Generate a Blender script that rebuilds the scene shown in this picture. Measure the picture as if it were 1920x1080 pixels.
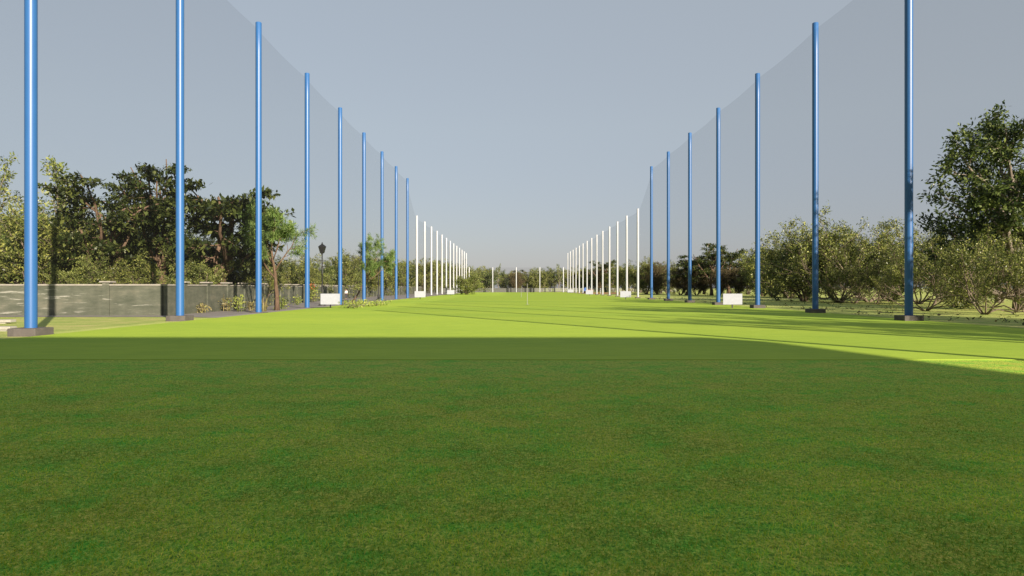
import bpy, math, random
import numpy as np
R = math.radians
for o in list(bpy.data.objects): bpy.data.objects.remove(o)
sc = bpy.context.scene
COL = sc.collection

# ------------------------------------------------------------------ camera
F, CX, CY, EYE = 1280.0, 961.0, 540.0, 1.56        # pixels of the 1920 x 1080 picture
cam = bpy.data.cameras.new('camera'); cam.lens = 24; cam.sensor_width = 36
cam.clip_start = .1; cam.clip_end = 6000
co = bpy.data.objects.new('camera', cam); COL.objects.link(co)
co.location = (0, 0, EYE); co.rotation_euler = (R(90), 0, math.atan(1.0/1280))
sc.camera = co

# ------------------------------------------------------------------ light
SUN_AZ = math.atan2(.633, -1.0)                     # clockwise from +Y
SUN_EL = R(18.7)
w = bpy.data.worlds.new('World'); sc.world = w; w.use_nodes = True
nt = w.node_tree; bg = nt.nodes['Background']
sky = nt.nodes.new('ShaderNodeTexSky'); sky.sky_type = 'NISHITA'; sky.sun_disc = False
sky.sun_elevation = SUN_EL; sky.sun_rotation = SUN_AZ
sky.air_density = 1.0; sky.dust_density = 1.0; sky.ozone_density = 1.0
nt.links.new(sky.outputs[0], bg.inputs[0]); bg.inputs[1].default_value = .052
# a thin even veil of high haze greys the clear sky
tc = nt.nodes.new('ShaderNodeTexCoord'); sx = nt.nodes.new('ShaderNodeSeparateXYZ'); cr = nt.nodes.new('ShaderNodeValToRGB'); bg2 = nt.nodes.new('ShaderNodeBackground'); mxs = nt.nodes.new('ShaderNodeMixShader')
nt.links.new(tc.outputs['Generated'], sx.inputs[0]); nt.links.new(sx.outputs['Z'], cr.inputs[0]); e = cr.color_ramp.elements
while len(e) < 4: e.new(.5)
for i, (p_, c_) in enumerate([(.05, (.176, .176, .207)), (.225, (.200, .211, .224)), (.37, (.198, .213, .228)), (1, (.17, .19, .215))]): e[i].position = p_; e[i].color = (*c_, 1)
nt.links.new(cr.outputs[0], bg2.inputs[0]); mxs.inputs[0].default_value = .7
nt.links.new(bg.outputs[0], mxs.inputs[1]); nt.links.new(bg2.outputs[0], mxs.inputs[2]); nt.links.new(mxs.outputs[0], nt.nodes['World Output'].inputs[0])
sl = bpy.data.lights.new('sun', 'SUN'); sl.energy = 5.0; sl.angle = R(.5); sl.color = (1.0, .865, .71)
so = bpy.data.objects.new('sun', sl); COL.objects.link(so)
from mathutils import Vector
sv = Vector((math.sin(SUN_AZ)*math.cos(SUN_EL), math.cos(SUN_AZ)*math.cos(SUN_EL), math.sin(SUN_EL)))
so.rotation_euler = sv.to_track_quat('Z', 'Y').to_euler(); so.location = sv*300
vs = sc.view_settings; vs.view_transform = 'Standard'; vs.look = 'None'; vs.exposure = 1.25; vs.gamma = 1
vs.use_curve_mapping = False

# ------------------------------------------------------------------ helpers
def gx(px, Y): return (px - CX)/F*Y
def gY(py): return EYE*F/(py - CY)                  # distance of a ground point seen at that height

class MB:
    """collects shapes for one mesh object"""
    def __init__(s): s.v = []; s.f = []; s.sm = []
    def add(s, v, f, smooth=False):
        n = len(s.v); s.v += [tuple(p) for p in v]; s.f += [tuple(i+n for i in q) for q in f]; s.sm += [smooth]*len(f)
    def box(s, x0, x1, y0, y1, z0, z1, bev=0):
        if bev:
            b = bev; ring = lambda z, i: [(x0+i+b, y0+i, z), (x1-i-b, y0+i, z), (x1-i, y0+i+b, z), (x1-i, y1-i-b, z), (x1-i-b, y1-i, z), (x0+i+b, y1-i, z), (x0+i, y1-i-b, z), (x0+i, y0+i+b, z)]
            v = ring(z0, 0) + ring(z1-b, 0) + ring(z1, b*.8)
            f = [tuple(range(7, -1, -1)), tuple(range(16, 24))]
            for k in range(2):
                for i in range(8): f.append((k*8+i, k*8+(i+1) % 8, k*8+8+(i+1) % 8, k*8+8+i))
            s.add(v, f); return
        v = [(x, y, z) for z in (z0, z1) for (x, y) in ((x0, y0), (x1, y0), (x1, y1), (x0, y1))]
        s.add(v, [(3, 2, 1, 0), (4, 5, 6, 7), (0, 1, 5, 4), (1, 2, 6, 5), (2, 3, 7, 6), (3, 0, 4, 7)])
    def lathe(s, prof, n=24, c=(0, 0, 0), smooth=True, cap=True):
        v = []; f = []
        for (r, z) in prof:
            for i in range(n):
                a = 2*math.pi*i/n; v.append((c[0]+r*math.cos(a), c[1]+r*math.sin(a), c[2]+z))
        m = len(prof)
        for k in range(m-1):
            for i in range(n): f.append((k*n+i, k*n+(i+1) % n, (k+1)*n+(i+1) % n, (k+1)*n+i))
        s.add(v, f, smooth)
        if cap:
            s.add(v[-n:], [tuple(range(n))]); s.add(v[:n], [tuple(range(n-1, -1, -1))])
    def tube(s, pts, rad, n=6, smooth=True):
        pts = [Vector(p) for p in pts]; v = []; f = []
        for k, p in enumerate(pts):
            d = (pts[min(k+1, len(pts)-1)] - pts[max(k-1, 0)]).normalized()
            a = d.orthogonal().normalized() if k == 0 else (a - d*a.dot(d)).normalized()
            b = d.cross(a)
            for i in range(n):
                t = 2*math.pi*i/n; q = p + (a*math.cos(t) + b*math.sin(t))*rad[k]; v.append(q)
        for k in range(len(pts)-1):
            for i in range(n): f.append((k*n+i, k*n+(i+1) % n, (k+1)*n+(i+1) % n, (k+1)*n+i))
        f.append(tuple(range(n-1, -1, -1))); f.append(tuple((len(pts)-1)*n+i for i in range(n)))
        s.add(v, f, smooth)
    def wall(s, pts, t, z0, z1):                    # thick strip following a ground line
        L = []; Rr = []
        P = [Vector((p[0], p[1])) for p in pts]
        for k, p in enumerate(P):
            d = (P[min(k+1, len(P)-1)] - P[max(k-1, 0)]).normalized(); nrm = Vector((-d.y, d.x))
            L.append(p+nrm*t/2); Rr.append(p-nrm*t/2)
        n = len(P); v = []
        for z in (z0, z1): v += [(q.x, q.y, z) for q in L] + [(q.x, q.y, z) for q in Rr]
        f = []
        for k in range(n-1):
            f += [(k, k+1, 2*n+k+1, 2*n+k), (n+k+1, n+k, 3*n+k, 3*n+k+1), (2*n+k, 2*n+k+1, 3*n+k+1, 3*n+k), (k+1, k, n+k, n+k+1)]
        f += [(0, 2*n, 3*n, n), (n-1, 2*n-1, 4*n-1, 3*n-1)]
        s.add(v, f)
    def mesh(s, name, mat):
        me = bpy.data.meshes.new(name); me.from_pydata(s.v, [], s.f); me.materials.append(mat)
        me.polygons.foreach_set('use_smooth', s.sm); me.update(); return me
    def build(s, name, mat, parent=None, loc=None):
        return link(name, s.mesh(name, mat), parent, loc)
def link(name, me, parent=None, loc=None):
    o = bpy.data.objects.new(name, me); COL.objects.link(o)
    if parent: o.parent = parent
    if loc: o.location = loc
    return o
def empty(name, loc, rz=0, scale=None):
    o = bpy.data.objects.new(name, None); COL.objects.link(o); o.location = loc; o.rotation_euler = (0, 0, rz)
    o.empty_display_size = .3
    if scale: o.scale = scale if hasattr(scale, '__len__') else (scale,)*3
    return o
def tag(o, label=None, cat=None, group=None, kind=None):
    if label: o['label'] = label
    if cat: o['category'] = cat
    if group: o['group'] = group
    if kind: o['kind'] = kind
    return o
def copy_tree(o, parent=None):
    c = o.copy(); COL.objects.link(c)
    if parent: c.parent = parent
    for ch in list(o.children): copy_tree(ch, c)
    return c
ORD = 'zeroth first second third fourth fifth sixth seventh eighth ninth tenth eleventh twelfth thirteenth fourteenth fifteenth'.split()

# ------------------------------------------------------------------ materials
class NT:
    def __init__(s, name):
        s.m = bpy.data.materials.new(name); s.m.use_nodes = True; s.t = s.m.node_tree; s.b = s.t.nodes['Principled BSDF']
        s.out = s.t.nodes['Material Output']
    def n(s, typ, **kw):
        x = s.t.nodes.new('ShaderNode'+typ)
        for k, v in kw.items(): setattr(x, k, v)
        return x
    def l(s, a, b): s.t.links.new(a, b)
    def coord(s, scale=(1, 1, 1)):
        g = s.n('NewGeometry'); mp = s.n('Mapping'); mp.inputs['Scale'].default_value = scale
        s.l(g.outputs['Position'], mp.inputs['Vector']); return mp.outputs[0]
    def noise(s, scale, det=3, rough=.55, vec=None, sc3=(1, 1, 1)):
        x = s.n('TexNoise'); x.inputs['Scale'].default_value = scale; x.inputs['Detail'].default_value = det
        x.inputs['Roughness'].default_value = rough; s.l(vec if vec else s.coord(sc3), x.inputs['Vector']); return x.outputs['Fac']
    def ramp(s, fac, stops, interp='LINEAR'):
        x = s.n('ValToRGB'); x.color_ramp.interpolation = interp; e = x.color_ramp.elements
        while len(e) < len(stops): e.new(.5)
        for i, (p, c) in enumerate(stops): e[i].position = p; e[i].color = (*c, 1) if len(c) == 3 else c
        s.l(fac, x.inputs[0]); return x.outputs[0]
    def mix(s, fac, a, b, mode='MIX'):
        x = s.n('Mix', data_type='RGBA', blend_type=mode)
        for sock, v in ((x.inputs['Factor'], fac), (x.inputs[6], a), (x.inputs[7], b)):
            if isinstance(v, (int, float)): sock.default_value = v
            elif isinstance(v, tuple): sock.default_value = (*v, 1)
            else: s.l(v, sock)
        return x.outputs[2]
    def base(s, c, rough=.8, spec=.3):
        if isinstance(c, tuple): s.b.inputs['Base Color'].default_value = (*c, 1)
        else: s.l(c, s.b.inputs['Base Color'])
        s.b.inputs['Roughness'].default_value = rough; s.b.inputs['Specular IOR Level'].default_value = spec
    def bump(s, fac, dist, strength=1):
        x = s.n('Bump'); x.inputs['Distance'].default_value = dist; x.inputs['Strength'].default_value = strength
        s.l(fac, x.inputs['Height']); s.l(x.outputs[0], s.b.inputs['Normal'])

def near_grass():
    m = NT('near_grass')
    fine = m.noise(62, 3, .75, sc3=(1, .7, 1)); mid = m.noise(17, 3, .7, sc3=(.8, 1, 1)); big = m.noise(.8, 4, .65, sc3=(.7, 1, 1)); pat = m.noise(2.1, 6, .72, sc3=(.8, 1, 1))
    c1 = m.ramp(fine, [(.34, (0.056, 0.166, 0.019)), (.46, (0.159, 0.354, 0.036)), (.54, (0.298, 0.478, 0.052)), (.66, (0.639, 0.644, 0.114))])
    c2 = m.ramp(fine, [(.34, (0.092, 0.184, 0.023)), (.46, (0.257, 0.373, 0.040)), (.54, (0.433, 0.478, 0.059)), (.66, (0.803, 0.626, 0.152))])
    c3 = m.ramp(fine, [(.34, (0.022, 0.184, 0.013)), (.5, (0.079, 0.442, 0.030)), (.66, (0.273, 0.607, 0.067))])
    a = m.mix(m.ramp(big, [(.32, (0, 0, 0)), (.60, (1, 1, 1))]), c1, c2)
    a = m.mix(m.ramp(pat, [(.47, (0, 0, 0)), (.68, (.9, .9, .9))]), a, c3)
    a = m.mix(.9, a, m.ramp(mid, [(.32, (.62, .66, .6)), (.5, (1, 1, 1)), (.66, (1.22, 1.16, 1.1))]), 'MULTIPLY')
    m.base(a, .9, .15); m.bump(fine, .02, .8); return m.m
def fairway_grass():
    m = NT('fairway_turf')
    a = m.ramp(m.noise(2.2, 4, .65, sc3=(.35, 1, 1)), [(.3, (.280, .402, .046)), (.7, (.342, .466, .054))])
    b = m.ramp(m.noise(.11, 3, .5, sc3=(.25, 1, 1)), [(.35, (.86, .90, .9)), (.65, (1.06, 1.02, 1))])
    a = m.mix(1.0, a, b, 'MULTIPLY')
    f = m.noise(60, 2, .6)
    a = m.mix(.5, a, m.ramp(f, [(.3, (.6, .65, .6)), (.65, (1.15, 1.1, 1.1))]), 'MULTIPLY')
    m.base(a, .9, .1); m.bump(f, .006, .5); return m.m
def rough_grass():
    m = NT('rough_grass')
    a = m.ramp(m.noise(.7, 4, .65), [(.3, (.27, .36, .09)), (.5, (.38, .44, .125)), (.68, (.52, .48, .19))])
    b = m.ramp(m.noise(18, 3, .7), [(.3, (.6, .62, .55)), (.6, (1.1, 1.08, 1.05))])
    a = m.mix(.8, a, b, 'MULTIPLY'); m.base(a, .95, .1); m.bump(m.noise(18, 3), .03, .6); return m.m
def concrete(name, c0, c1, sc_=3.0):
    m = NT(name)
    a = m.ramp(m.noise(sc_, 5, .65), [(.3, c0), (.7, c1)])
    a = m.mix(.6, a, m.ramp(m.noise(40, 3, .7), [(.3, (.75, .75, .75)), (.65, (1.08, 1.08, 1.08))]), 'MULTIPLY')
    m.base(a, .9, .2); m.bump(m.noise(30, 4), .004, .6); return m.m
def wall_paint(name, streak_scale, thr, warm=1.0):
    m = NT(name)
    a = m.ramp(m.noise(1.1, 6, .68, sc3=(.7, .7, 2.2)), [(.3, (.068, .078, .056)), (.52, (.105, .112, .084)), (.7, (.155, .152, .115))])
    st = m.noise(1.0, 6, .68, sc3=streak_scale)
    st = m.mix(m.ramp(m.noise(.35, 2, .5), [(.40, (.12, .12, .12)), (.60, (0, 0, 0))]), st, (0, 0, 0))
    a = m.mix(m.ramp(st, [(thr, (0, 0, 0)), (thr+.07, (.75, .75, .75))]), a, (.36, .355, .31))
    g = m.noise(1.3, 3, .6, sc3=(1, 1, .2))
    a = m.mix(.5, a, m.ramp(g, [(.35, (.66, .68, .66)), (.6, (1, 1, 1))]), 'MULTIPLY')
    m.base(a, .85, .25); m.bump(st, .006, .5); return m.m
def paint(name, c, rough, spec=.5, coat=0):
    m = NT(name)
    a = m.mix(.35, c, m.ramp(m.noise(1.2, 4, .6), [(.3, (.82, .84, .86)), (.7, (1.08, 1.06, 1.05))]), 'MULTIPLY')
    m.base(a, rough, spec); m.b.inputs['Coat Weight'].default_value = coat; m.b.inputs['Coat Roughness'].default_value = .12
    return m.m
def leaf_mat(name, cols, trans=.28, rough=.5):
    m = NT(name); g = m.n('NewGeometry')
    a = m.ramp(g.outputs['Random Per Island'], [(i/(len(cols)-1) if len(cols) > 1 else 0, c) for i, c in enumerate(cols)])
    cl = m.ramp(m.noise(.9, 3, .6), [(.38, (.42, .46, .42)), (.62, (1.22, 1.16, 1.08))])  # clump tones; the dark end paints shaded gaps into the foliage
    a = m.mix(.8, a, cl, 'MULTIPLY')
    m.base(a, rough, .25)
    t = m.n('BsdfTranslucent'); m.l(m.mix(1, a, (1.1, 1.15, .6), 'MULTIPLY'), t.inputs[0])
    mx = m.n('MixShader'); mx.inputs[0].default_value = trans
    m.l(m.b.outputs[0], mx.inputs[1]); m.l(t.outputs[0], mx.inputs[2]); m.l(mx.outputs[0], m.out.inputs[0]); return m.m
def bark(name, c0, c1):
    m = NT(name)
    n_ = m.noise(7, 5, .7, sc3=(1, 1, .25)); m.base(m.ramp(n_, [(.3, c0), (.68, c1)]), .95, .1); m.bump(n_, .03, .8); return m.m
def net_mat():
    m = NT('net_mesh'); m.base((.028, .03, .032), .9, .05)
    t = m.n('BsdfTransparent'); mx = m.n('MixShader'); mx.inputs[0].default_value = .12
    m.l(t.outputs[0], mx.inputs[1]); m.l(m.b.outputs[0], mx.inputs[2]); m.l(mx.outputs[0], m.out.inputs[0]); return m.m
def flat(name, c, rough=.8, spec=.3, metal=0):
    m = NT(name)
    a = m.mix(.4, c, m.ramp(m.noise(6, 3, .6), [(.3, (.8, .8, .8)), (.7, (1.1, 1.1, 1.1))]), 'MULTIPLY')
    m.base(a, rough, spec); m.b.inputs['Metallic'].default_value = metal; return m.m

M = dict(
    near=near_grass(), fair=fairway_grass(), rough=rough_grass(),
    block=concrete('block_concrete', (.078, .070, .064), (.108, .098, .09)), pave=concrete('paving', (.20, .185, .175), (.27, .25, .235), 1.2),
    path=concrete('path_concrete', (.25, .24, .22), (.34, .32, .29)), slab=concrete('slab_concrete', (.30, .29, .25), (.42, .40, .35)),
    wall_a=wall_paint('near_wall_paint', (.5, .5, 6.5), .55), wall_b=wall_paint('side_wall_paint', (3.2, 3.2, .9), .63),
    cope=concrete('coping', (.25, .235, .205), (.34, .32, .28)), shelter=concrete('shelter_render', (.6, .59, .56), (.72, .71, .68)),
    blue=paint('blue_paint', (.021, .092, .25), .40, .45), white=paint('white_paint', (.35, .365, .39), .45),
    board=flat('board_white', (.285, .303, .345), .6), black=flat('black_iron', (.012, .012, .013), .5, .4), net=net_mat(),
    clay=concrete('clay', (.42, .19, .10), (.52, .26, .14)), brick=flat('brick_red', (.40, .14, .09)), tarp=flat('tarp_blue', (.03, .09, .28), .6),
    rail=flat('rail_pale', (.20, .205, .19)), steel=flat('galvanised', (.27, .27, .26), .5), fence=concrete('fence_panel', (.09, .095, .085), (.13, .132, .12)),
    skin=flat('skin', (.36, .22, .16), .6), hair=flat('hair', (.02, .015, .012), .6), shirt=flat('shirt_white', (.78, .78, .76)), trouser=flat('trousers_grey', (.06, .06, .075)),
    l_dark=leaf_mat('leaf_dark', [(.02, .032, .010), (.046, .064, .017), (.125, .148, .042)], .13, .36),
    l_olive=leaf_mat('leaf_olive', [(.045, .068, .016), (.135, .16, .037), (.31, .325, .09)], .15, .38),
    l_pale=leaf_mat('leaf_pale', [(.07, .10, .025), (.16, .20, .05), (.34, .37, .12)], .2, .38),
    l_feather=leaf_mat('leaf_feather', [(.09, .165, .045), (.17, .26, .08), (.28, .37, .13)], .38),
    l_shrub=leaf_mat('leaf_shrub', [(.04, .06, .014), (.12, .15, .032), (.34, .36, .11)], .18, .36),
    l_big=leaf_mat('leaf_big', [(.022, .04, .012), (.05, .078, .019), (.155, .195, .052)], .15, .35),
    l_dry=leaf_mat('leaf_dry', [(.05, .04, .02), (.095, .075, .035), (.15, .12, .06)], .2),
    l_weed=leaf_mat('leaf_weed', [(.14, .20, .045), (.26, .32, .07), (.38, .40, .12)], .3), l_straw=leaf_mat('leaf_straw', [(.22, .19, .08), (.34, .29, .13), (.30, .31, .11)], .3),
    l_litter=leaf_mat('leaf_litter', [(.03, .035, .012), (.07, .06, .02), (.05, .07, .02)], .1),
    l_blade=leaf_mat('leaf_blade', [(.17, .44, .035), (.50, .62, .05), (.70, .66, .075), (.22, .60, .045), (.90, .74, .17)], .36, .6),
    flower=leaf_mat('flower_red', [(.45, .04, .02), (.60, .10, .03)], .2),
    b_brown=bark('bark_brown', (.07, .045, .03), (.19, .13, .09)), b_pale=bark('bark_pale', (.085, .066, .048), (.23, .185, .14)),
    b_grey=bark('bark_grey', (.10, .085, .065), (.25, .215, .17)),
)

# ------------------------------------------------------------------ ground
XL, XR = -15.74, 18.8                                # the two rows of poles
def sheet(name, pts, z, mat, depth=0):
    mb = MB(); n = len(pts); v = [(x, y, z) for x, y in pts]
    if depth:
        v += [(x, y, z-depth) for x, y in pts]
        mb.add(v, [tuple(range(n))] + [(i, n+i, n+(i+1) % n, (i+1) % n) for i in range(n)])
    else: mb.add(v, [tuple(range(n))])
    return tag(mb.build(name, mat), kind='structure')
sheet('ground', [(-1500, -400), (1500, -400), (1500, 3000), (-1500, 3000)], 0, M['rough'])
sheet('near_lawn', [(-15.3, -19.9), (40, -19.9), (40, 10), (19.6, 14.69), (-15.3, 14.69)], .008, M['near'])
sheet('fairway', [(-15.3, 14.7), (19.5, 14.7), (19.5, 244), (-15.3, 244)], .020, M['fair'], .019)
SW = [(-19.6, 38.5), (-19.9, 50), (-21.8, 64), (-24.6, 100), (-26, 130), (-26, 250)]    # line of the side wall
sheet('pavement', [(-15.3, 35.6), (-15.3, 244)] + [(x+.2, y) for x, y in SW[::-1]] + [(-60, 38.4), (-60, 36.6), (-18, 36.6)], .012, M['pave'])
sheet('footpath', [(21.5, 97), (45, 96), (80, 99), (130, 104), (130, 107), (80, 102), (45, 98.6), (21.5, 99)], .008, M['path'])
sheet('clay_strip', [(20.2, 188), (31, 188), (34, 225), (20.2, 225)], .012, M['clay'])

# ------------------------------------------------------------------ net poles
def pole_mesh(h, d, mat, name, z0):
    mb = MB(); r = d/2; n = int(h/2)
    mb.lathe([(r, z0 + (h-.02-z0)*i/n) for i in range(n+1)] + [(r-.015, h)], 28); return mb.mesh(name, mat)
def block_mesh(w_, h): mb = MB(); mb.box(-w_/2, w_/2, -w_/2, w_/2, -.02, h, .012); return mb.mesh('concrete_base', M['block'])
BH, BL = block_mesh(.9, .25), block_mesh(.9, .05)
ME = {('blue', 0): pole_mesh(18, .365, M['blue'], 'shaft', .2), ('blue', 1): pole_mesh(18, .365, M['blue'], 'shaft', .03),
      ('white', 0): pole_mesh(13.45, .34, M['white'], 'shaft', .2), ('end', 1): pole_mesh(9, .34, M['white'], 'shaft', .03)}
BS = block_mesh(.75, .16)
def net_pole(kind, low, x, y, label, group):
    t = tag(empty('net_pole', (x, y, .01)), label, 'pole', group)
    link('shaft', ME[(kind, low)], t)
    link('concrete_base', BL if low else (BS if kind == 'white' else BH), t)
for i in range(1, 10):
    net_pole('blue', 0 if i < 3 else 1, XL, 10*(i+1.23),
             f'tall blue net pole, {ORD[i]} from the camera in the left row' + (', on a block' if i < 3 else ', on paving'), 'blue net poles on the left')
for i in range(-2, 8):
    y = 10*(i+2.24)
    if i < 1: lab = ['tall blue net pole out of the picture, beside the shelter on the right', 'tall blue net pole out of the picture, on the right, second along', 'tall blue net pole just out of the picture, on the right, third along'][i+2]
    else: lab = f'tall blue net pole on a concrete block, {ORD[i]} seen in the right row'
    net_pole('blue', 0, XR, y, lab, 'blue net poles on the right')
for i in range(1, 14):
    net_pole('white', 0, XL, 10*(i+10.23), f'white net pole, {ORD[i]} beyond the blue poles in the left row', 'white net poles on the left')
for i in range(1, 15):
    net_pole('white', 0, XR, 10*(i+9.24), f'white net pole, {ORD[i]} beyond the blue poles in the right row', 'white net poles on the right')
for i in range(5):
    where = ['at the left corner', 'second from the left', 'in the middle', 'fourth from the left', 'at the right corner'][i]
    net_pole('end', 1, XL + .2 + (XR - XL - .8)*i/4, 244.6, f'short white net pole across the far end of the range, {where}', 'short white poles across the far end')
def net(name, prof, x, label):
    """prof: (y, top) along the row; the net hangs on the outer side of the poles"""
    v = []; f = []
    for k, (y, h) in enumerate(prof): v += [(x, y, .03), (x, y, h)]
    for k in range(len(prof)-1): f.append((2*k, 2*k+2, 2*k+3, 2*k+1))
    mb = MB(); mb.add(v, f); tag(mb.build(name, M['net']), label, 'net', 'golf nets round the range')
def sag(ya, yb, h): return [(ya + (yb-ya)*k/4, h - (.0 if k in (0, 4) else (.10 if k != 2 else .14))) for k in range(4)]
def netprof(ys, hs):
    p = []
    for k in range(len(ys)-1):
        for j in range(4):
            t = j/4; p.append((ys[k] + (ys[k+1]-ys[k])*t, hs[k]*(1-t) + hs[k+1]*t - [0, .1, .14, .1][j]))
    return p + [(ys[-1], hs[-1])]
net('golf_net', netprof([12.3+10*k for k in range(10)] + [112.3], [17.8]*10 + [13.3]), XL-.24, 'tall fine grey net hung along the blue poles on the left')
net('golf_net', netprof([112.5+10*k for k in range(13)], [13.25]*13), XL-.24, 'lower fine grey net hung along the white poles on the left')
net('golf_net', netprof([2.4+10*k for k in range(10)] + [102.4], [17.8]*10 + [13.3]), XR+.24, 'tall fine grey net hung along the blue poles on the right')
net('golf_net', netprof([102.6+10*k for k in range(14)], [13.25]*14), XR+.24, 'lower fine grey net hung along the white poles on the right')
mb = MB(); mb.add([(XL, 244.9, .03), (XR, 244.9, .03), (XR, 244.9, 8.9), (XL, 244.9, 8.9)], [(0, 1, 2, 3)])
tag(mb.build('golf_net', M['net']), 'low fine grey net across the far end between the short white poles', 'net', 'golf nets round the range')

# ------------------------------------------------------------------ shelter behind the camera (throws the big shade)
t = tag(empty('range_shelter', (0, -20, 0)), 'tall pale rendered range building behind the camera that shades the near lawn', 'building')
mb = MB(); mb.box(-90, 29.6, -9, 0, 0, 16.2); mb.build('wall', M['shelter'], t)  # unseen; set back and kept pale so more light reaches the near lawn
mb = MB(); mb.add([(x, y, z) for y in (-9, 0.004) for (x, z) in ((-90.5, 16.21), (29.61, 16.21), (29.61, 12.9), (32.4, 15.84), (32.1, 16.6), (-90.5, 16.6))],
                  [(0, 1, 2, 3, 4, 5), (11, 10, 9, 8, 7, 6)] + [(i, 6+i, 6+(i+1) % 6, (i+1) % 6) for i in range(6)]); mb.build('roof', M['cope'], t)

# ------------------------------------------------------------------ boundary walls
def boundary(name, line, label, piers, matk, h=1.78):
    t = tag(empty(name, (line[0][0], line[0][1], 0)), label, 'wall'); ox, oy = line[0]
    L = [(x-ox, y-oy) for x, y in line]
    mb = MB(); mb.wall(L, .2, 0, h-.09); mb.build('panel', M[matk], t)
    mb = MB(); mb.wall(L, .3, h-.088, h); mb.build('coping', M['cope'], t)
    for (px, py, a) in piers:
        mb = MB(); mb.box(-.19, .19, -.19, .19, 0, h+.09); p = mb.build('pier', M[matk], t, (px-ox, py-oy, 0)); p.rotation_euler.z = a
        mb = MB(); mb.box(-.31, .31, -.31, .31, h+.092, h+.17, .02); mb.build('cap', M['cope'], p)
def along(line, step, off=0):
    out = []; d = off
    for k in range(len(line)-1):
        a, b = Vector(line[k]), Vector(line[k+1]); L = (b-a).length
        while d < L:
            p = a + (b-a)*(d/L); out.append((p.x, p.y, math.atan2((b-a).y, (b-a).x))); d += step
        d -= L
    return out
boundary('boundary_wall', [(-19.75, 38.5), (-70, 38.5)], 'weathered grey wall with peeling white streaks facing the camera on the left',
         [(-22.85, 38.5, 0), (-30.5, 38.5, 0), (-38, 38.5, 0)], 'wall_a')
boundary('boundary_wall', SW, 'long grey wall with capped piers running away behind the left poles', along(SW, 3.3, 2.2), 'wall_b')
# far fence
t = tag(empty('boundary_fence', (0, 250, 0)), 'low grey panel fence with dark posts across the far end of the range', 'fence')
mb = MB(); mb.box(-26, 8, -.06, .06, 0, 1.5); mb.build('panel', M['fence'], t)
mb = MB()
for z in (.28, .62, .96, 1.3): mb.box(8.05, 60, -.03, .03, z, z+.2)
mb.build('rail', M['rail'], t)
for px in (885, 910, 953, 958, 985, 996, 1022, 1040, 1066, 1085, 1110, 1135, 1160, 1190):
    mb = MB(); mb.box(-.16, .16, -.16, -.062, 0, 1.75); mb.build('post', M['black'], t, (gx(px, 250), 0, 0))

# ------------------------------------------------------------------ trees
def nrm(a): return a/ (np.linalg.norm(a, axis=-1, keepdims=True) + 1e-9)
def grow(seed, P):
    rng = np.random.default_rng(seed); tubes = []; tips = []
    def br(p, d, L, r, lev):
        n = P['n'][lev]; pts = [p]; rad = [r]; ds = [d]
        for i in range(n):
            d = nrm(d + rng.normal(0, P['wob'][lev], 3) + np.array([0, 0, P['up'][lev]])/n)
            p = p + d*L/n; pts.append(p); rad.append(r*(1-(i+1)/n*(1-P['taper']))); ds.append(d)
        tubes.append((np.array(pts), rad, lev))
        if lev < P['lev']:
            k = P['k'][lev]; k = int(k + (rng.random() < k % 1)); az0 = rng.random()*6.28
            for j in range(k):
                tt = P['t0'][lev] + (1-P['t0'][lev])*((j+rng.random()*.8)/k); q = tt*n; i = min(int(q), n-1)
                pos = pts[i] + (pts[i+1]-pts[i])*(q-i); dd = ds[i+1]
                a = nrm(np.cross(dd, rng.normal(0, 1, 3))) if lev else None
                az = az0 + j*2.4 + rng.normal(0, .3)
                o1 = nrm(np.cross(dd, [.31, .17, .94] if abs(dd[2]) < .9 else [1, .1, 0])); o2 = np.cross(dd, o1)
                side = o1*math.cos(az) + o2*math.sin(az)
                if P.get('flat') and lev > 0: side = nrm(side*np.array([1, 1, 1-P['flat']]))
                ang = P['ang'][lev]*(1 + rng.normal(0, .18))
                cd = nrm(dd*math.cos(ang) + side*math.sin(ang))
                if lev+1 >= P.get('plane', 9): cd = nrm(cd*np.array([1, 1, .12]))
                br(pos, cd, L*P['ratio'][lev]*(1 - P['short'][lev]*tt)*max(.45, 1+rng.normal(0, P.get('var', .14))), rad[i]*P['rr'][lev], lev+1)
        if lev >= P['leaf']:
            for q in np.linspace(P.get('l0', .25), 1, P['spt']):
                i = min(int(q*n), n-1); tips.append((pts[i] + (pts[i+1]-pts[i])*(q*n-i), ds[i+1]))
    for s_ in range(P['stems']):
        a = rng.random()*6.28 + s_*2.4; lean = P['lean']*(.6 + .7*rng.random())
        br(np.array([math.cos(a), math.sin(a), 0])*P.get('spread', .0), nrm(np.array([math.cos(a)*lean, math.sin(a)*lean, 1.0])), P['L']*(1+rng.normal(0, .08)), P['r'], 0)
    return rng, tubes, tips
def wood_mesh(name, tubes, mat, minr=.006):
    mb = MB()
    for pts, rad, lev in tubes:
        if lev == 0:
            rad = list(rad); rad[0] *= 1.35
        mb.tube(pts, [max(x, minr) for x in rad], (9, 7, 5, 4, 3)[min(lev, 4)])
    return mb.mesh(name, mat)
def leaf_mesh(name, rng, tips, per, sig, size, asp, mat, upb=.6, along_=0., droop=0.):
    c = np.repeat(np.array([t[0] for t in tips]), per, 0); dr = np.repeat(np.array([t[1] for t in tips]), per, 0); N = len(c)
    c = c + rng.normal(0, 1, (N, 3))*np.array(sig)
    d = nrm(rng.normal(0, 1, (N, 3)) + dr*along_ + np.array([0, 0, -droop]))
    nm = nrm(rng.normal(0, 1, (N, 3)) + np.array([0, 0, upb*2]))
    s_ = nrm(np.cross(d, nm)); nm = np.cross(s_, d)
    L = size*(.65 + .7*rng.random((N, 1))); W = L*asp
    v = np.stack([c, c + d*L*.5 + s_*W*.5 + nm*W*.10, c + d*L, c + d*L*.5 - s_*W*.5 + nm*W*.10], 1).reshape(-1, 3)
    return quads(name, v, mat)
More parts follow.
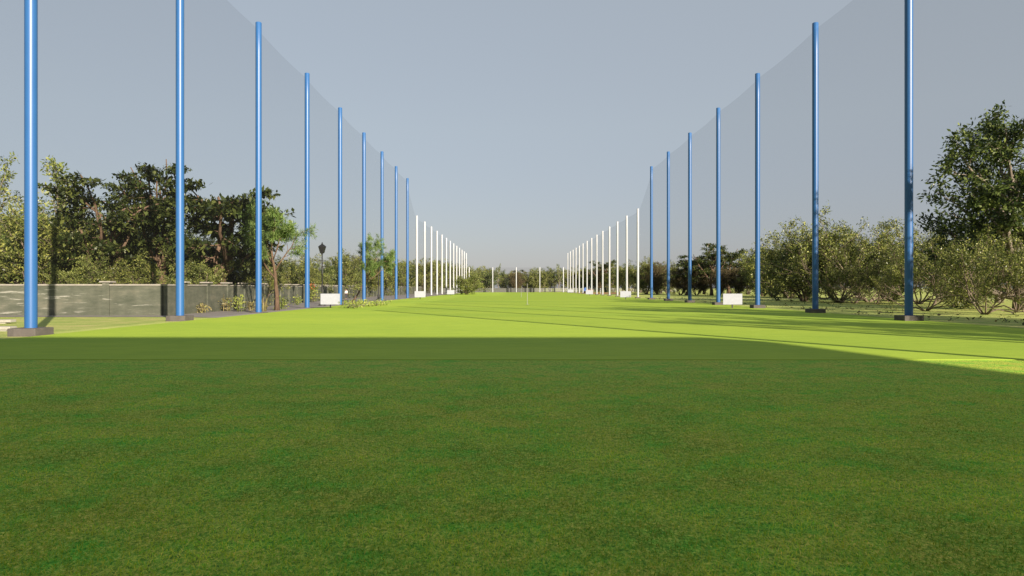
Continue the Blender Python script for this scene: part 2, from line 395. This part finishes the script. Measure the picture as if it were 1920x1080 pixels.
def quads(name, v, mat):
    N = len(v)//4; me = bpy.data.meshes.new(name)
    me.vertices.add(4*N); me.vertices.foreach_set('co', np.ascontiguousarray(v, dtype=np.float32).ravel())
    me.loops.add(4*N); me.loops.foreach_set('vertex_index', np.arange(4*N, dtype=np.int32))
    me.polygons.add(N); me.polygons.foreach_set('loop_start', np.arange(0, 4*N, 4, dtype=np.int32))
    me.polygons.foreach_set('loop_total', np.full(N, 4, dtype=np.int32)); me.materials.append(mat); me.update(calc_edges=True); me.validate(); return me

# heights below are for the unscaled plants
SPEC = {
 'broad': dict(lev=3, leaf=2, stems=1, lean=.10, L=6.0, r=.27, n=(7, 7, 5, 3), wob=(.10, .16, .12, .12), up=(.1, .55, 0, 0), taper=.4, k=(11, 5, 3.4), plane=2,
     t0=(.17, .30, .2), ang=(.95, 1.0, .8), ratio=(.95, .42, .5), short=(.45, .35, .3), rr=(.5, .45, .5), spt=4, l0=.35,
     leafp=(7, (.24, .24, .035), .27, .5), upb=1.6, lm='l_dark', bm='b_brown'),
 'olive': dict(lev=3, leaf=2, stems=5, lean=.62, spread=.15, L=4.4, r=.085, n=(6, 5, 4, 3), wob=(.13, .18, .22, .25), up=(.75, .3, .2, .1), taper=.35, k=(11, 5, 3),
     t0=(.06, .15, .2), ang=(.85, .8, .8), ratio=(.52, .5, .5), short=(.35, .3, .2), rr=(.5, .5, .5), spt=2, l0=.45, var=.27,
     leafp=(10, (.12, .12, .10), .18, .38), upb=.35, lm='l_olive', bm='b_pale'),
 'sparse': dict(lev=3, leaf=3, stems=1, lean=.1, L=7.4, r=.16, n=(8, 6, 4, 3), wob=(.07, .12, .16, .2), up=(.1, .6, .5, .3), taper=.25, k=(9, 4, 2.6),
     t0=(.28, .3, .2), ang=(.6, .6, .7), ratio=(.45, .45, .45), short=(.45, .3, .2), rr=(.45, .5, .5), spt=3,
     leafp=(5, (.10, .10, .10), .21, .42), upb=.3, lm='l_pale', bm='b_grey'),
 'feather': dict(lev=3, leaf=3, stems=1, lean=.06, L=4.4, r=.13, n=(7, 6, 5, 3), wob=(.10, .15, .18, .15), up=(.2, .75, .3, -.25), taper=.4, k=(7, 5.5, 4), l0=.35,
     t0=(.50, .35, .35), ang=(.62, .65, .75), ratio=(.85, .42, .55), short=(.35, .3, .2), rr=(.55, .5, .45), spt=3,
     leafp=(22, (.07, .07, .035), .24, .13), upb=1.0, lm='l_feather', bm='b_brown'),
 'shrub': dict(lev=3, leaf=3, stems=7, lean=1.15, spread=.08, L=4.3, r=.055, n=(10, 7, 4, 3), wob=(.2, .22, .2, .25), up=(.9, .6, .35, .2), taper=.45, k=(6, 4, 4),
     t0=(.22, .3, .2), ang=(.5, .6, .7), ratio=(.72, .42, .45), short=(.3, .3, .2), rr=(.65, .55, .5), spt=4,
     leafp=(5, (.13, .13, .12), .15, .40), upb=.3, lm='l_shrub', bm='b_pale'),
 'big': dict(lev=4, leaf=3, stems=1, lean=.08, L=9.5, r=.48, n=(7, 7, 5, 4, 3), wob=(.08, .13, .17, .2, .25), up=(.1, .45, .25, .1, 0), taper=.35, k=(17, 6, 4, 2.4),
     t0=(.06, .2, .2, .2), ang=(1.05, .75, .75, .8), ratio=(.72, .45, .5, .5), short=(.35, .3, .25, .2), rr=(.5, .5, .5, .5), spt=3,
     leafp=(7, (.2, .2, .17), .26, .42), upb=.4, lm='l_big', bm='b_grey'),
}
VAR = {}; LEAN = {}
def variant(key, kind, seed, **over):
    P = dict(SPEC[kind]); P.update(over); rng, tubes, tips = grow(seed, P); per, sig, size, asp = P['leafp']
    wm = wood_mesh('trunk', tubes, M[P['bm']]); lm = leaf_mesh('crown', rng, tips, per, sig, size, asp, M[P['lm']], P['upb'], .6, .25)
    z = np.percentile([t[0][2] for t in tips], 99.5) + .1; rad = np.percentile([math.hypot(t[0][0], t[0][1]) for t in tips], 95)
    VAR[key] = (wm, lm, z); LEAN[key] = math.atan2(np.mean([t[0][1] for t in tips]), np.mean([t[0][0] for t in tips])); print('VAR', key, 'h %.1f r %.1f' % (z, rad), 'leaves', len(tips)*per, 'wood', len(wm.vertices))
variant('broad', 'broad', 3); variant('broad2', 'broad', 8); variant('broad3', 'broad', 21, L=5.2, lean=.35)
variant('olive', 'olive', 4); variant('olive2', 'olive', 11, stems=5); variant('olive3', 'olive', 17, stems=3, L=5.0)
variant('dry', 'olive', 23, lm='l_dry', bm='b_brown'); variant('pale', 'olive', 29, lm='l_pale')
variant('darkround', 'olive', 31, stems=3, lean=.3, r=.13, lm='l_big', bm='b_grey')
variant('sparse', 'sparse', 5); variant('sparse2', 'sparse', 14)
variant('feather', 'feather', 6); variant('feather2', 'feather', 12, lean=.62, L=5.0, leafp=(34, (.10, .10, .045), .27, .13))
variant('shrub', 'shrub', 7); variant('shrub2', 'shrub', 15); variant('big', 'big', 9)

KIND = {'broad': 'dark green tree with flat layered foliage', 'olive': 'olive green bushy tree', 'dry': 'brownish dull tree', 'pale': 'pale green bushy tree',
        'darkround': 'dark green round tree', 'sparse': 'thin pale tree with sparse upright twigs', 'feather': 'bright green feathery tree', 'shrub': 'many stemmed shrub with bare pale lower branches', 'big': 'big dark spreading tree'}
rs = random.Random(2); TREES = []
def tree(key, px, Y, h, label=None, x=None, wide=1.0, rz=None, group=None):
    wm, lm, z = VAR[key]; s_ = h/z
    X = gx(px, Y) if x is None else x
    t = empty('shrub' if key.startswith('shrub') and h < 7 else 'tree', (X, Y, -.02), random.Random(int(px*13+Y*7+h*31)).random()*6.28 if rz is None else rz, (s_*wide, s_*wide, s_))
    link('trunk', wm, t); link('crown', lm, t)
    tag(t, label, 'shrub' if key.startswith('shrub') and h < 7 else 'tree', group)
    t['_k'] = key.rstrip('0123456789'); TREES.append((t, CX + F*X/Y, Y, label)); return t

# left, behind the near wall
GL, GS, GE, GR = 'trees behind the left wall', 'trees along the left side of the range', 'trees beyond the far end', 'trees on the right lawn'
for a in [('feather', 12, 46, 6.5, 'green feathery tree at the left edge behind the near wall'), ('broad3', 8, 43, 3.4, 'low dark layered tree just over the wall at the left edge'),
          ('sparse', 2, 50, 11.4, 'tall sparse pale tree left of the first blue pole'), ('olive2', 28, 50, 8.2, 'olive bushy tree behind the first left blue pole'),
          ('sparse2', 128, 52, 11.0, 'tall sparse pale tree just right of the first left blue pole'), ('olive', 95, 46, 7.0, 'olive bushy tree beside the first left blue pole, over the wall'),
          ('olive3', 150, 48, 6.4, 'olive bushy tree below the tall sparse pale tree'), ('pale', 146, 43, 3.6, 'small pale forked tree close behind the wall between first and second poles'),
          ('broad2', 200, 45.5, 8.6, 'dark layered tree, left and lower of the big dark group by the wall'), ('broad', 300, 49, 10.4, 'tallest dark layered tree, left of the second blue pole'),
          ('broad3', 398, 49, 9.2, 'dark layered tree reaching right from behind the second blue pole'), ('olive', 222, 44, 3.7, 'low leafy bush over the wall beneath the dark layered trees'),
          ('darkround', 262, 54, 6.6, 'dark round tree deep beneath the layered trees'), ('pale', 362, 49.5, 4.2, 'low leafy bush over the wall right of the second blue pole'),
          ('darkround', 340, 56, 6.4, 'dark round tree hidden behind the second blue pole'), ('darkround', 120, 56, 7.6, 'dark round tree behind the olive trees by the first pole'),
          ('darkround', 430, 60, 5.6, 'dark round tree behind the bushes left of the third blue pole'),
          ('darkround', 70, 58, 8.6, 'dark round tree right behind the first left blue pole'), ('darkround', 185, 60, 8.4, 'dark round tree filling behind the dark layered trees'), ('darkround', 300, 62, 8.8, 'dark round tree behind the tallest dark layered tree'),
          ('darkround', 395, 61, 7.2, 'dark round tree behind the right arm of the dark layered group'),
          ('olive2', 455, 61, 5.3, 'olive bush over the wall left of the third blue pole'), ('olive3', 500, 58, 4.6, 'olive bush over the wall right of the third blue pole')]:
    tree(*a, group=GL)
def wall_Y(px):                                      # distance of the side wall in that direction
    for k in range(len(SW)-1):
        (x0, y0), (x1, y1) = SW[k], SW[k+1]; q = (px-CX)/F; d = (x1-x0) - q*(y1-y0)
        if abs(d) > 1e-6:
            u = (q*y0 - x0)/d
            if 0 <= u <= 1: return y0 + u*(y1-y0)
    return 250
for k, px, dy, top in [('olive', 545, 3, 492), ('darkround', 535, 8, 486), ('olive2', 566, 6, 478), ('pale', 590, 3, 492), ('darkround', 606, 7, 488), ('olive3', 622, 5, 470), ('pale', 645, 4, 490),
                    ('darkround', 652, 9, 482), ('olive', 672, 4, 478), ('dry', 684, 8, 480), ('olive2', 702, 5, 480), ('olive', 722, 4, 484), ('darkround', 712, 12, 482), ('olive3', 742, 6, 488), ('olive2', 756, 14, 488),
                    ('darkround', 764, 5, 490), ('olive', 776, 10, 486), ('dry', 788, 5, 492), ('olive3', 797, 12, 486), ('pale', 807, 6, 490), ('darkround', 817, 14, 488), ('olive', 828, 8, 492), ('olive2', 840, 6, 494), ('darkround', 851, 16, 490), ('olive3', 862, 10, 496)]:
    Y = wall_Y(px) + dy + 4.5; tree(k, px, Y, EYE + (CY-top)/F*Y, group=GS)
for i, (px, h) in enumerate([(876, 8.6), (892, 9.8), (908, 10.4), (922, 9.2), (935, 11.4), (950, 8.4), (966, 8), (982, 8.8), (1000, 9.4), (1016, 9.2), (1032, 10.4), (1047, 11), (1062, 9.6), (1078, 8.6)]):
    tree(['olive', 'pale', 'olive2', 'darkround', 'sparse', 'olive3', 'dry'][i % 7], px, 268 + (i*7) % 19, h, group=GE)
    if i % 2 == 0: tree(['darkround', 'broad'][(i//2) % 2], px+8, 300, 9.6, group=GE)
# right
for k, px, Y, h in [('darkround', 1094, 285, 10.4), ('olive', 1108, 280, 10.4), ('dry', 1122, 275, 9.8), ('broad2', 1136, 262, 12), ('olive2', 1150, 255, 10.4), ('darkround', 1166, 240, 10.2), ('olive3', 1182, 232, 10), ('darkround', 1200, 220, 10),
                    ('olive', 1212, 168, 8.6), ('dry', 1232, 162, 7.6), ('olive2', 1252, 170, 8), ('darkround', 1240, 190, 8.6), ('broad3', 1288, 148, 8.6), ('dry', 1276, 150, 6.4), ('dry', 1306, 146, 5.8), ('broad', 1334, 142, 10.8), ('broad2', 1368, 146, 9.6), ('dry', 1350, 138, 5.6),
                    ('dry', 1384, 138, 5.6), ('darkround', 1320, 170, 8), ('darkround', 1362, 172, 8), ('darkround', 1402, 160, 9), ('olive3', 1418, 126, 9.0), ('pale', 1450, 116, 9.4), ('dry', 1432, 132, 7), ('olive', 1480, 104, 9.0), ('darkround', 1472, 124, 9),
                    ('darkround', 1512, 112, 8.8), ('darkround', 1560, 108, 9), ('darkround', 1610, 104, 8.6), ('darkround', 1660, 98, 8.8), ('darkround', 1710, 92, 8.4), ('darkround', 1765, 84, 8.4), ('darkround', 1815, 78, 8.4), ('darkround', 1870, 72, 8.6)]:
    tree(k, px, Y, h, group=GR)
for a in [('olive2', 1508, 80, 9.2, 'broad olive tree with thick dark trunk left of the second right blue pole'), ('shrub', 1572, 72, 9.6, 'tall many stemmed leafy tree right of the second right blue pole'),
          ('shrub2', 1628, 76, 8.9, 'many stemmed leafy tree midway between the first and second right blue poles'), ('shrub', 1670, 80, 8.8, 'many stemmed leafy tree left of the first right blue pole'),
          ('shrub2', 1722, 66, 7.8, 'many stemmed leafy tree just right of the first right blue pole'), ('shrub', 1602, 68, 4.6, 'small V-shaped shrub right of the second right blue pole'),
          ('shrub2', 1642, 67, 4.2, 'small V-shaped shrub left of the first right blue pole'), ('shrub2', 1735, 46.5, 4.8, 'many stemmed shrub just right of the first right blue pole'),
          ('shrub', 1846, 40, 5.0, 'nearest many stemmed shrub with bare spreading branches at right'), ('big', 1922, 49, 14.7, 'big dark spreading tree towering at the right edge', None, 1.08, 2.2),
          ('shrub', 1905, 47, 5.2, 'many stemmed shrub beneath the big dark tree at the right edge'), ('shrub2', 1790, 56, 5.4, 'many stemmed shrub behind and left of the big dark tree'),
          ('darkround', 1830, 62, 7.2, 'dark round tree behind the nearest many stemmed shrub')]:
    tree(*a, group=GR)
# right, out of the frame: they throw the long shadows on the fairway
for k, x, y, h, lab in [('olive', 29.5, 22.2, 13.9, 'olive tree out of the picture on the right, shading the second right pole'), ('sparse', 29.5, 16, 9.8, 'sparse pale tree out of the picture on the right, nearest the net'),
                        ('olive2', 31, 5, 13.2, 'olive tree out of the picture on the right, by the first bays'),
                        ('sparse2', 30.5, -1, 14, 'sparse pale tree out of the picture on the right, beside the shelter')]:
    tree(k, 0, y, h, lab, x=x, wide=.7 if y < 20 else .5, group='trees out of the picture on the right')
# garden trees in front of the side wall
tree('feather', 519, 47.5, 7.3, 'bright green feathery tree on the paving between third and fourth left poles', rz=3.3, wide=.95)
tree('feather2', 660, 74, 7.2, 'leaning feathery tree with curved bare trunk beside the ground plants', rz=-LEAN['feather2']-.3, wide=.72)
tree('pale', 874, 160, 5.2, 'low spreading bush in front of the far left white poles', wide=1.6)

# unique labels for the rest, from the poles they show between
BL_ = [(CX + F*XL/(10*(i+1.23)), f'the {ORD[i]} left blue pole') for i in range(1, 10)] + [(781, 'the first left white pole'), (829, 'the fifth left white pole'), (875, 'the last left white pole'),
      (925, 'the second short far pole'), (970, 'the middle short far pole'), (1015, 'the fourth short far pole'), (1064, 'the far right corner pole'), (1110, 'the seventh right white pole'), (1144, 'the fourth right white pole'), (1197, 'the first right white pole')] + \
      [(CX + F*XR/(10*(i+2.24)), f'the {ORD[i]} right blue pole') for i in range(7, 0, -1)]
gaps = {}
for t, px, Y, lab in TREES:
    if lab: continue
    i = max([k for k, b in enumerate(BL_) if b[0] <= px], default=0)
    gaps.setdefault((t['_k'], i), []).append((px, t))
for (k, i), L in gaps.items():
    L.sort(key=lambda q: q[0])
    for j, (px, t) in enumerate(L):
        pos = '' if len(L) == 1 else (['left-hand', 'right-hand'][j] if len(L) == 2 else ['left-hand', 'middle', 'right-hand', 'fourth'][j]) + ' '
        nm = BL_[i][1]
        t['label'] = f'{pos}{KIND[k]} just right of {nm}'
for t, *_ in TREES: del t['_k']

# ------------------------------------------------------------------ small plants
def blades(rng, n, h, spread, width, lean):
    V = []
    for _ in range(n):
        a = rng.random()*6.28; b = np.array([math.cos(a), math.sin(a), 0])*spread*rng.random()**.5; az = rng.random()*6.28
        d = np.array([math.cos(az), math.sin(az), 0]); s_ = np.array([-d[1], d[0], 0]); H = h*(.45+.55*rng.random()); l = lean*H*rng.random(); W = width*(.7+.6*rng.random())
        m1 = b + d*l*.35 + np.array([0, 0, H*.6]); t1 = b + d*l + np.array([0, 0, H])
        V += [b - s_*W*.3, b + s_*W*.3, m1 + s_*W*.5, m1 - s_*W*.5, m1 - s_*W*.5, m1 + s_*W*.5, t1 + s_*W*.06, t1 - s_*W*.06]
    return V
def leafy(rng, n, h, rad, size, upb=.5):
    c = np.stack([rng.normal(0, rad*.5, n), rng.normal(0, rad*.5, n), h*(.12 + .88*rng.random(n))], 1)
    d = nrm(rng.normal(0, 1, (n, 3))); nm = nrm(rng.normal(0, 1, (n, 3)) + np.array([0, 0, upb*2])); s_ = nrm(np.cross(d, nm)); L = size*(.6+.8*rng.random((n, 1)))
    return list(np.stack([c, c + d*L*.5 + s_*L*.25, c + d*L, c + d*L*.5 - s_*L*.25], 1).reshape(-1, 3))
def plant(name, X, Y, label, V, matk, stems, group=None, cat='plant'):
    t = tag(empty(name, (X, Y, .01)), label, cat, group)
    link('leaves', quads('leaves', np.array(V), M[matk]), t)
    if stems:
        mb = MB()
        for p in stems: mb.tube(p, [.022, .014, .007], 4)
        mb.build('stem', M['b_grey'], t)
    return t
def stalks(rng, n, h, lean):
    out = []
    for _ in range(n):
        a = rng.random()*6.28; l = lean*rng.random(); H = h*(.6+.4*rng.random())
        out.append([(0, 0, 0), (math.cos(a)*l*.4, math.sin(a)*l*.4, H*.55), (math.cos(a)*l, math.sin(a)*l, H)])
    return out
GP = 'dry plants along the left wall'
for i, (px, Y, h, kind, lab) in enumerate([(378, 42.5, .55, 0, 'low dry plant at the wall foot right of the second left pole'), (402, 46, .8, 0, 'bushy dry plant left of the spiky plant by the wall'), (414, 46.5, 1.35, 1, 'tall spiky straw coloured plant against the left wall'),
                                 (426, 45.6, .9, 0, 'dry leafy plant right of the tall spiky plant'), (448, 44.8, 1.0, 2, 'bushy yellowish plant on the paving left of the third left pole'), (495, 45.6, 1.1, 1, 'thin straw coloured plant right of the third left pole'),
                                 (530, 50, .95, 2, 'small yellow green plant right of the feathery tree'), (557, 62, .8, 2, 'small yellow green plant at the wall left of the fourth left pole'), (470, 47, .6, 0, 'low dry tuft just left of the third left pole')]):
    rng = np.random.default_rng(50+i)
    if kind == 1: V = blades(rng, 26, h, .22, .07, .35) + leafy(rng, 50, h*.5, .35, .14)
    else: V = leafy(rng, 120 if kind == 0 else 170, h, .42, .16) + blades(rng, 10, h, .25, .05, .5)
    plant('dry_plant' if kind < 2 else 'leafy_plant', gx(px, Y), Y, lab, V, 'l_straw' if kind < 2 else 'l_weed', stalks(rng, 5, h*.9, .3), GP)
rng = np.random.default_rng(77)
t = plant('flowering_shrub', gx(588, 74), 74, 'leafy shrub with red flowers by the wall right of the fourth left pole', leafy(rng, 260, 1.6, .75, .24), 'l_weed', stalks(rng, 7, 1.5, .6))
link('flower', quads('flower', np.array(leafy(rng, 28, .6, .25, .17)) + np.array([-.15, 0, 1.4]), M['flower']), t)
for i, (px, Y) in enumerate([(652, 52.5), (662, 55), (671, 53.5), (682, 56), (694, 57.5), (705, 59), (716, 61), (660, 58), (676, 60), (664, 51.5)]):
    rng = np.random.default_rng(90+i); lab = ['leftmost', 'second', 'third', 'fourth', 'fifth', 'sixth', 'rightmost', 'small rear', 'middle rear', 'nearest'][i]
    plant('leafy_plant', gx(px, Y), Y, f'{lab} yellow green leafy plant of the patch before the leaning tree', leafy(rng, 60, .42 if i % 3 else .6, .9, .19), 'l_weed', stalks(rng, 6, .45, .8), 'leafy plants before the leaning tree')
# grass blades on the near lawn: nobody could count them
rng = np.random.default_rng(8); N = 130000
Yb = 3.2 + 9.6*(1 - (1-rng.random(N))**.62); Xb = (rng.random(N)-.5)*2*(.79*Yb + .1); H = .010 + .020*rng.random(N); W = .0016 + .0022*rng.random(N)
az = rng.random(N)*6.283; ln = H*(.3 + 1.3*rng.random(N)); dx, dy = np.cos(az), np.sin(az)
p0 = np.stack([Xb, Yb, np.full(N, .007)], 1); sd = np.stack([-dy*W, dx*W, 0*W], 1)
tip = p0 + np.stack([dx*ln, dy*ln, H], 1); mid_ = p0 + np.stack([dx*ln*.4, dy*ln*.4, H*.62], 1)
tag(link('grass', quads('grass', np.stack([p0, mid_+sd, tip, mid_-sd], 1).reshape(-1, 3), M['l_blade'])), 'short mown grass blades of the near lawn in shade', 'grass', kind='stuff')
# weeds and fallen leaves on the right lawn: nobody could count them
rng = np.random.default_rng(5); V = []
for _ in range(1500):
    X = 20.3 + 40*rng.random()**1.4; Y = 24 + 80*rng.random(); s_ = .05 + .11*rng.random()**2
    n_ = 1 if rng.random() < .6 else 7
    V += [np.array(q)*np.array([1, 1, .8]) + np.array([X, Y, .012]) for q in leafy(rng, n_, s_*1.2, s_*1.3, s_*1.3, 1.)]
tag(link('weeds', quads('weeds', np.array(V), M['l_litter'])), 'dark fallen leaves and weed tufts scattered over the right lawn', 'weeds', kind='stuff')

# ------------------------------------------------------------------ street furniture
def sign(px, Y, label):
    t = tag(empty('distance_sign', (gx(px, Y), Y, .024)), label, 'sign', 'white distance signs')
    mb = MB(); mb.box(-.74, .74, -.03, .03, .27, 1.10, .008); mb.build('board', M['board'], t)
    mb = MB(); mb.box(-.045, .045, .032, .11, -.02, .9); mb.build('leg', M['black'], t)
for px, Y, lab in [(619, 52.5, 'nearest blank white sign on the left, before the fifth blue pole'), (787.5, 93.5, 'blank white sign at the foot of the first left white poles'), (845, 139, 'farthest blank white sign on the left, by the low bush'),
                   (1373.5, 52.5, 'nearest blank white sign on the right, between two blue poles'), (1173, 93.5, 'blank white sign before the second right white pole'), (1105, 139, 'third blank white sign on the right, before the seventh white pole'), (1069, 200, 'smallest blank white sign, at the far right corner')]:
    sign(px, Y, lab)
def pin(px, Y, h, label):
    t = tag(empty('hole_pin', (gx(px, Y), Y, .024)), label, 'pin', 'thin pins on the fairway')
    mb = MB(); mb.lathe([(.021, 0), (.017, h)], 8); mb.build('stick', M['steel'], t)
    mb = MB(); mb.lathe([(.16, .001), (.16, .012), (.06, .03)], 12); mb.build('base', M['rail'], t)
pin(988.7, 64, 1.95, 'nearer thin pale pin standing in the fairway'); pin(977.5, 116, 1.9, 'farther thin pale pin standing in the fairway')
def lamp(px, Y, h, label):
    t = tag(empty('lamp_post', (gx(px, Y), Y, .012)), label, 'street lamp', 'black lamp posts on the left')
    k = h-1.0; mb = MB()
    mb.lathe([(.33, 0), (.33, .07), (.16, .12), (.15, .55), (.11, .65), (.075, .75), (.06, k*.6), (.075, k*.6+.03), (.055, k*.6+.08), (.045, k-.12), (.08, k-.06), (.05, k)], 14); mb.build('post', M['black'], t)
    mb = MB(); mb.tube([(-.32, 0, k-.62), (.32, 0, k-.62)], [.02, .02], 6); mb.build('crossbar', M['black'], t)
    mb = MB(); mb.lathe([(.05, k), (.17, k+.03), (.20, k+.06), (.34, k+.56), (.34, k+.58)], 6, smooth=False); l = mb.build('lantern', M['black'], t)
    mb = MB(); mb.lathe([(.37, k+.582), (.37, k+.61), (.22, k+.75), (.10, k+.80), (.10, k+.86), (.05, k+.88), (.05, k+.92), (.02, k+1.02)], 6, smooth=False); mb.build('cap', M['black'], l)
lamp(604, 60.5, 5.6, 'black lamp post with lantern right of the fourth left blue pole'); lamp(710, 90, 5.4, 'black lamp post half hidden behind the seventh left blue pole')
# concrete slabs at the left edge
for px, Y, L, lab in [(-30, 30, 1.25, 'farther pale concrete slab on the grass at the left edge'), (-22, 24.7, .88, 'nearer concrete slab beside the first blue pole block')]:
    t = tag(empty('concrete_slab', (gx(px, Y), Y, 0), R(2)), lab, 'slab', 'concrete slabs at the left edge')
    mb = MB(); mb.box(-L, L, -.2, .2, .06, .17, .015); mb.build('top', M['slab'], t)
    for s_ in (-1, 1): mb = MB(); mb.box(s_*L*.7-.12, s_*L*.7+.12, -.15, .15, -.01, .059); mb.build('foot', M['slab'], t)
# far right bits
t = tag(empty('tarpaulin', (gx(1097, 205), 205, 0), 0, .75), 'small blue tarpaulin propped up beyond the right white poles', 'tarpaulin')
mb = MB(); mb.add([(-.6, 0, .9), (.6, 0, .8), (.7, .3, 2.1), (.1, .2, 2.35), (-.5, .25, 1.9), (-.6, .5, .9), (.6, .5, .8), (.7, .7, 2.0), (.1, .6, 2.25), (-.5, .6, 1.8)],
                  [(0, 1, 2, 3, 4), (9, 8, 7, 6, 5), (0, 5, 6, 1), (1, 6, 7, 2), (2, 7, 8, 3), (3, 8, 9, 4), (4, 9, 5, 0)]); mb.build('cover', M['tarp'], t)
mb = MB(); mb.box(-.55, .55, .15, .4, 0, .95); mb.build('prop', M['b_grey'], t)
t = tag(empty('brick_pile', (gx(1106, 204), 204, 0)), 'low pile of red bricks beside the blue tarpaulin', 'bricks')
mb = MB()
for z in range(8):
    for x in range(6): mb.box(-.9+x*.3+(z % 2)*.08, -.9+x*.3+.27+(z % 2)*.08, -.3, .3, z*.13, z*.13+.12)
mb.build('bricks', M['brick'], t)
for px, lab in ((1126, 'left of two small white stakes on the clay strip'), (1129, 'right of two small white stakes on the clay strip')):
    t = tag(empty('stake', (gx(px, 190), 190, .012)), lab, 'stake', 'white stakes on the clay strip')
    mb = MB(); mb.box(-.1, .1, -.1, .1, 0, 1.5, .03); mb.build('post', M['white'], t)

# ------------------------------------------------------------------ person
def skinned(name, pts, edges, rad, mat, parent, root=0):
    me = bpy.data.meshes.new(name); me.from_pydata(pts, edges, []); o = bpy.data.objects.new(name, me); COL.objects.link(o)
    m = o.modifiers.new('skin', 'SKIN')
    for i, v in enumerate(me.skin_vertices[0].data): v.radius = (rad[i], rad[i]) if not hasattr(rad[i], '__len__') else rad[i]; v.use_root = (i == root)
    m.use_smooth_shade = True
    s_ = o.modifiers.new('sub', 'SUBSURF'); s_.levels = 2; s_.render_levels = 2
    dg = bpy.context.evaluated_depsgraph_get(); me2 = bpy.data.meshes.new_from_object(o.evaluated_get(dg))
    bpy.data.objects.remove(o); me2.materials.clear(); me2.materials.append(mat)
    return link(name, me2, parent)
PY = 95.0; pr = tag(empty('person', (gx(649, PY), PY, .012), R(160), .83), 'person in white top and dark trousers standing by the left wall', 'person')
pts = [(0, 0, .92), (0, 0, 1.15), (0, 0, 1.38), (0, .01, 1.47), (0, .02, 1.57), (0, .02, 1.66), (.17, 0, 1.36), (.21, .02, 1.1), (.22, .09, .87), (.225, .12, .79), (-.17, 0, 1.36), (-.21, .01, 1.1), (-.22, .07, .86), (-.225, .1, .78),
       (.10, 0, .88), (.11, .01, .5), (.115, -.02, .08), (.12, .14, .035), (-.10, 0, .88), (-.115, .04, .5), (-.12, 0, .08), (-.13, .15, .035)]
ed = [(0, 1), (1, 2), (2, 3), (3, 4), (4, 5), (2, 6), (6, 7), (7, 8), (8, 9), (2, 10), (10, 11), (11, 12), (12, 13), (0, 14), (14, 15), (15, 16), (16, 17), (0, 18), (18, 19), (19, 20), (20, 21)]
rd = [(.15, .11), (.13, .10), (.15, .10), .055, .095, .085, .06, .045, .032, .028, .06, .045, .032, .028, .085, .055, .04, .035, .085, .055, .04, .035]
skinned('body', pts, ed, rd, M['skin'], pr)
skinned('shirt', [(0, 0, .90), (0, 0, 1.15), (0, 0, 1.40), (.175, 0, 1.37), (.215, .02, 1.1), (.222, .07, .95), (-.175, 0, 1.37), (-.215, .01, 1.1), (-.222, .055, .95)],
        [(0, 1), (1, 2), (2, 3), (3, 4), (4, 5), (2, 6), (6, 7), (7, 8)], [(.185, .15), (.165, .13), (.165, .12), .08, .06, .05, .08, .06, .05], M['shirt'], pr)
skinned('trousers', [(0, 0, .93), (.10, 0, .86), (.11, .01, .5), (.115, -.02, .12), (-.10, 0, .86), (-.115, .04, .5), (-.12, 0, .12)], [(0, 1), (1, 2), (2, 3), (0, 4), (4, 5), (5, 6)],
        [(.165, .13), .105, .075, .065, .105, .075, .065], M['trouser'], pr)
mb = MB(); mb.lathe([(.02, 1.77), (.075, 1.755), (.108, 1.69), (.112, 1.63), (.095, 1.57)][::-1], 14, (0, -.015, 0)); mb.build('hair', M['hair'], pr)
mb = MB(); mb.lathe([(.004, 1.62), (.022, 1.60), (.022, 1.585), (.004, 1.575)][::-1], 8, (0, .115, 0)); mb.build('nose', M['skin'], pr)
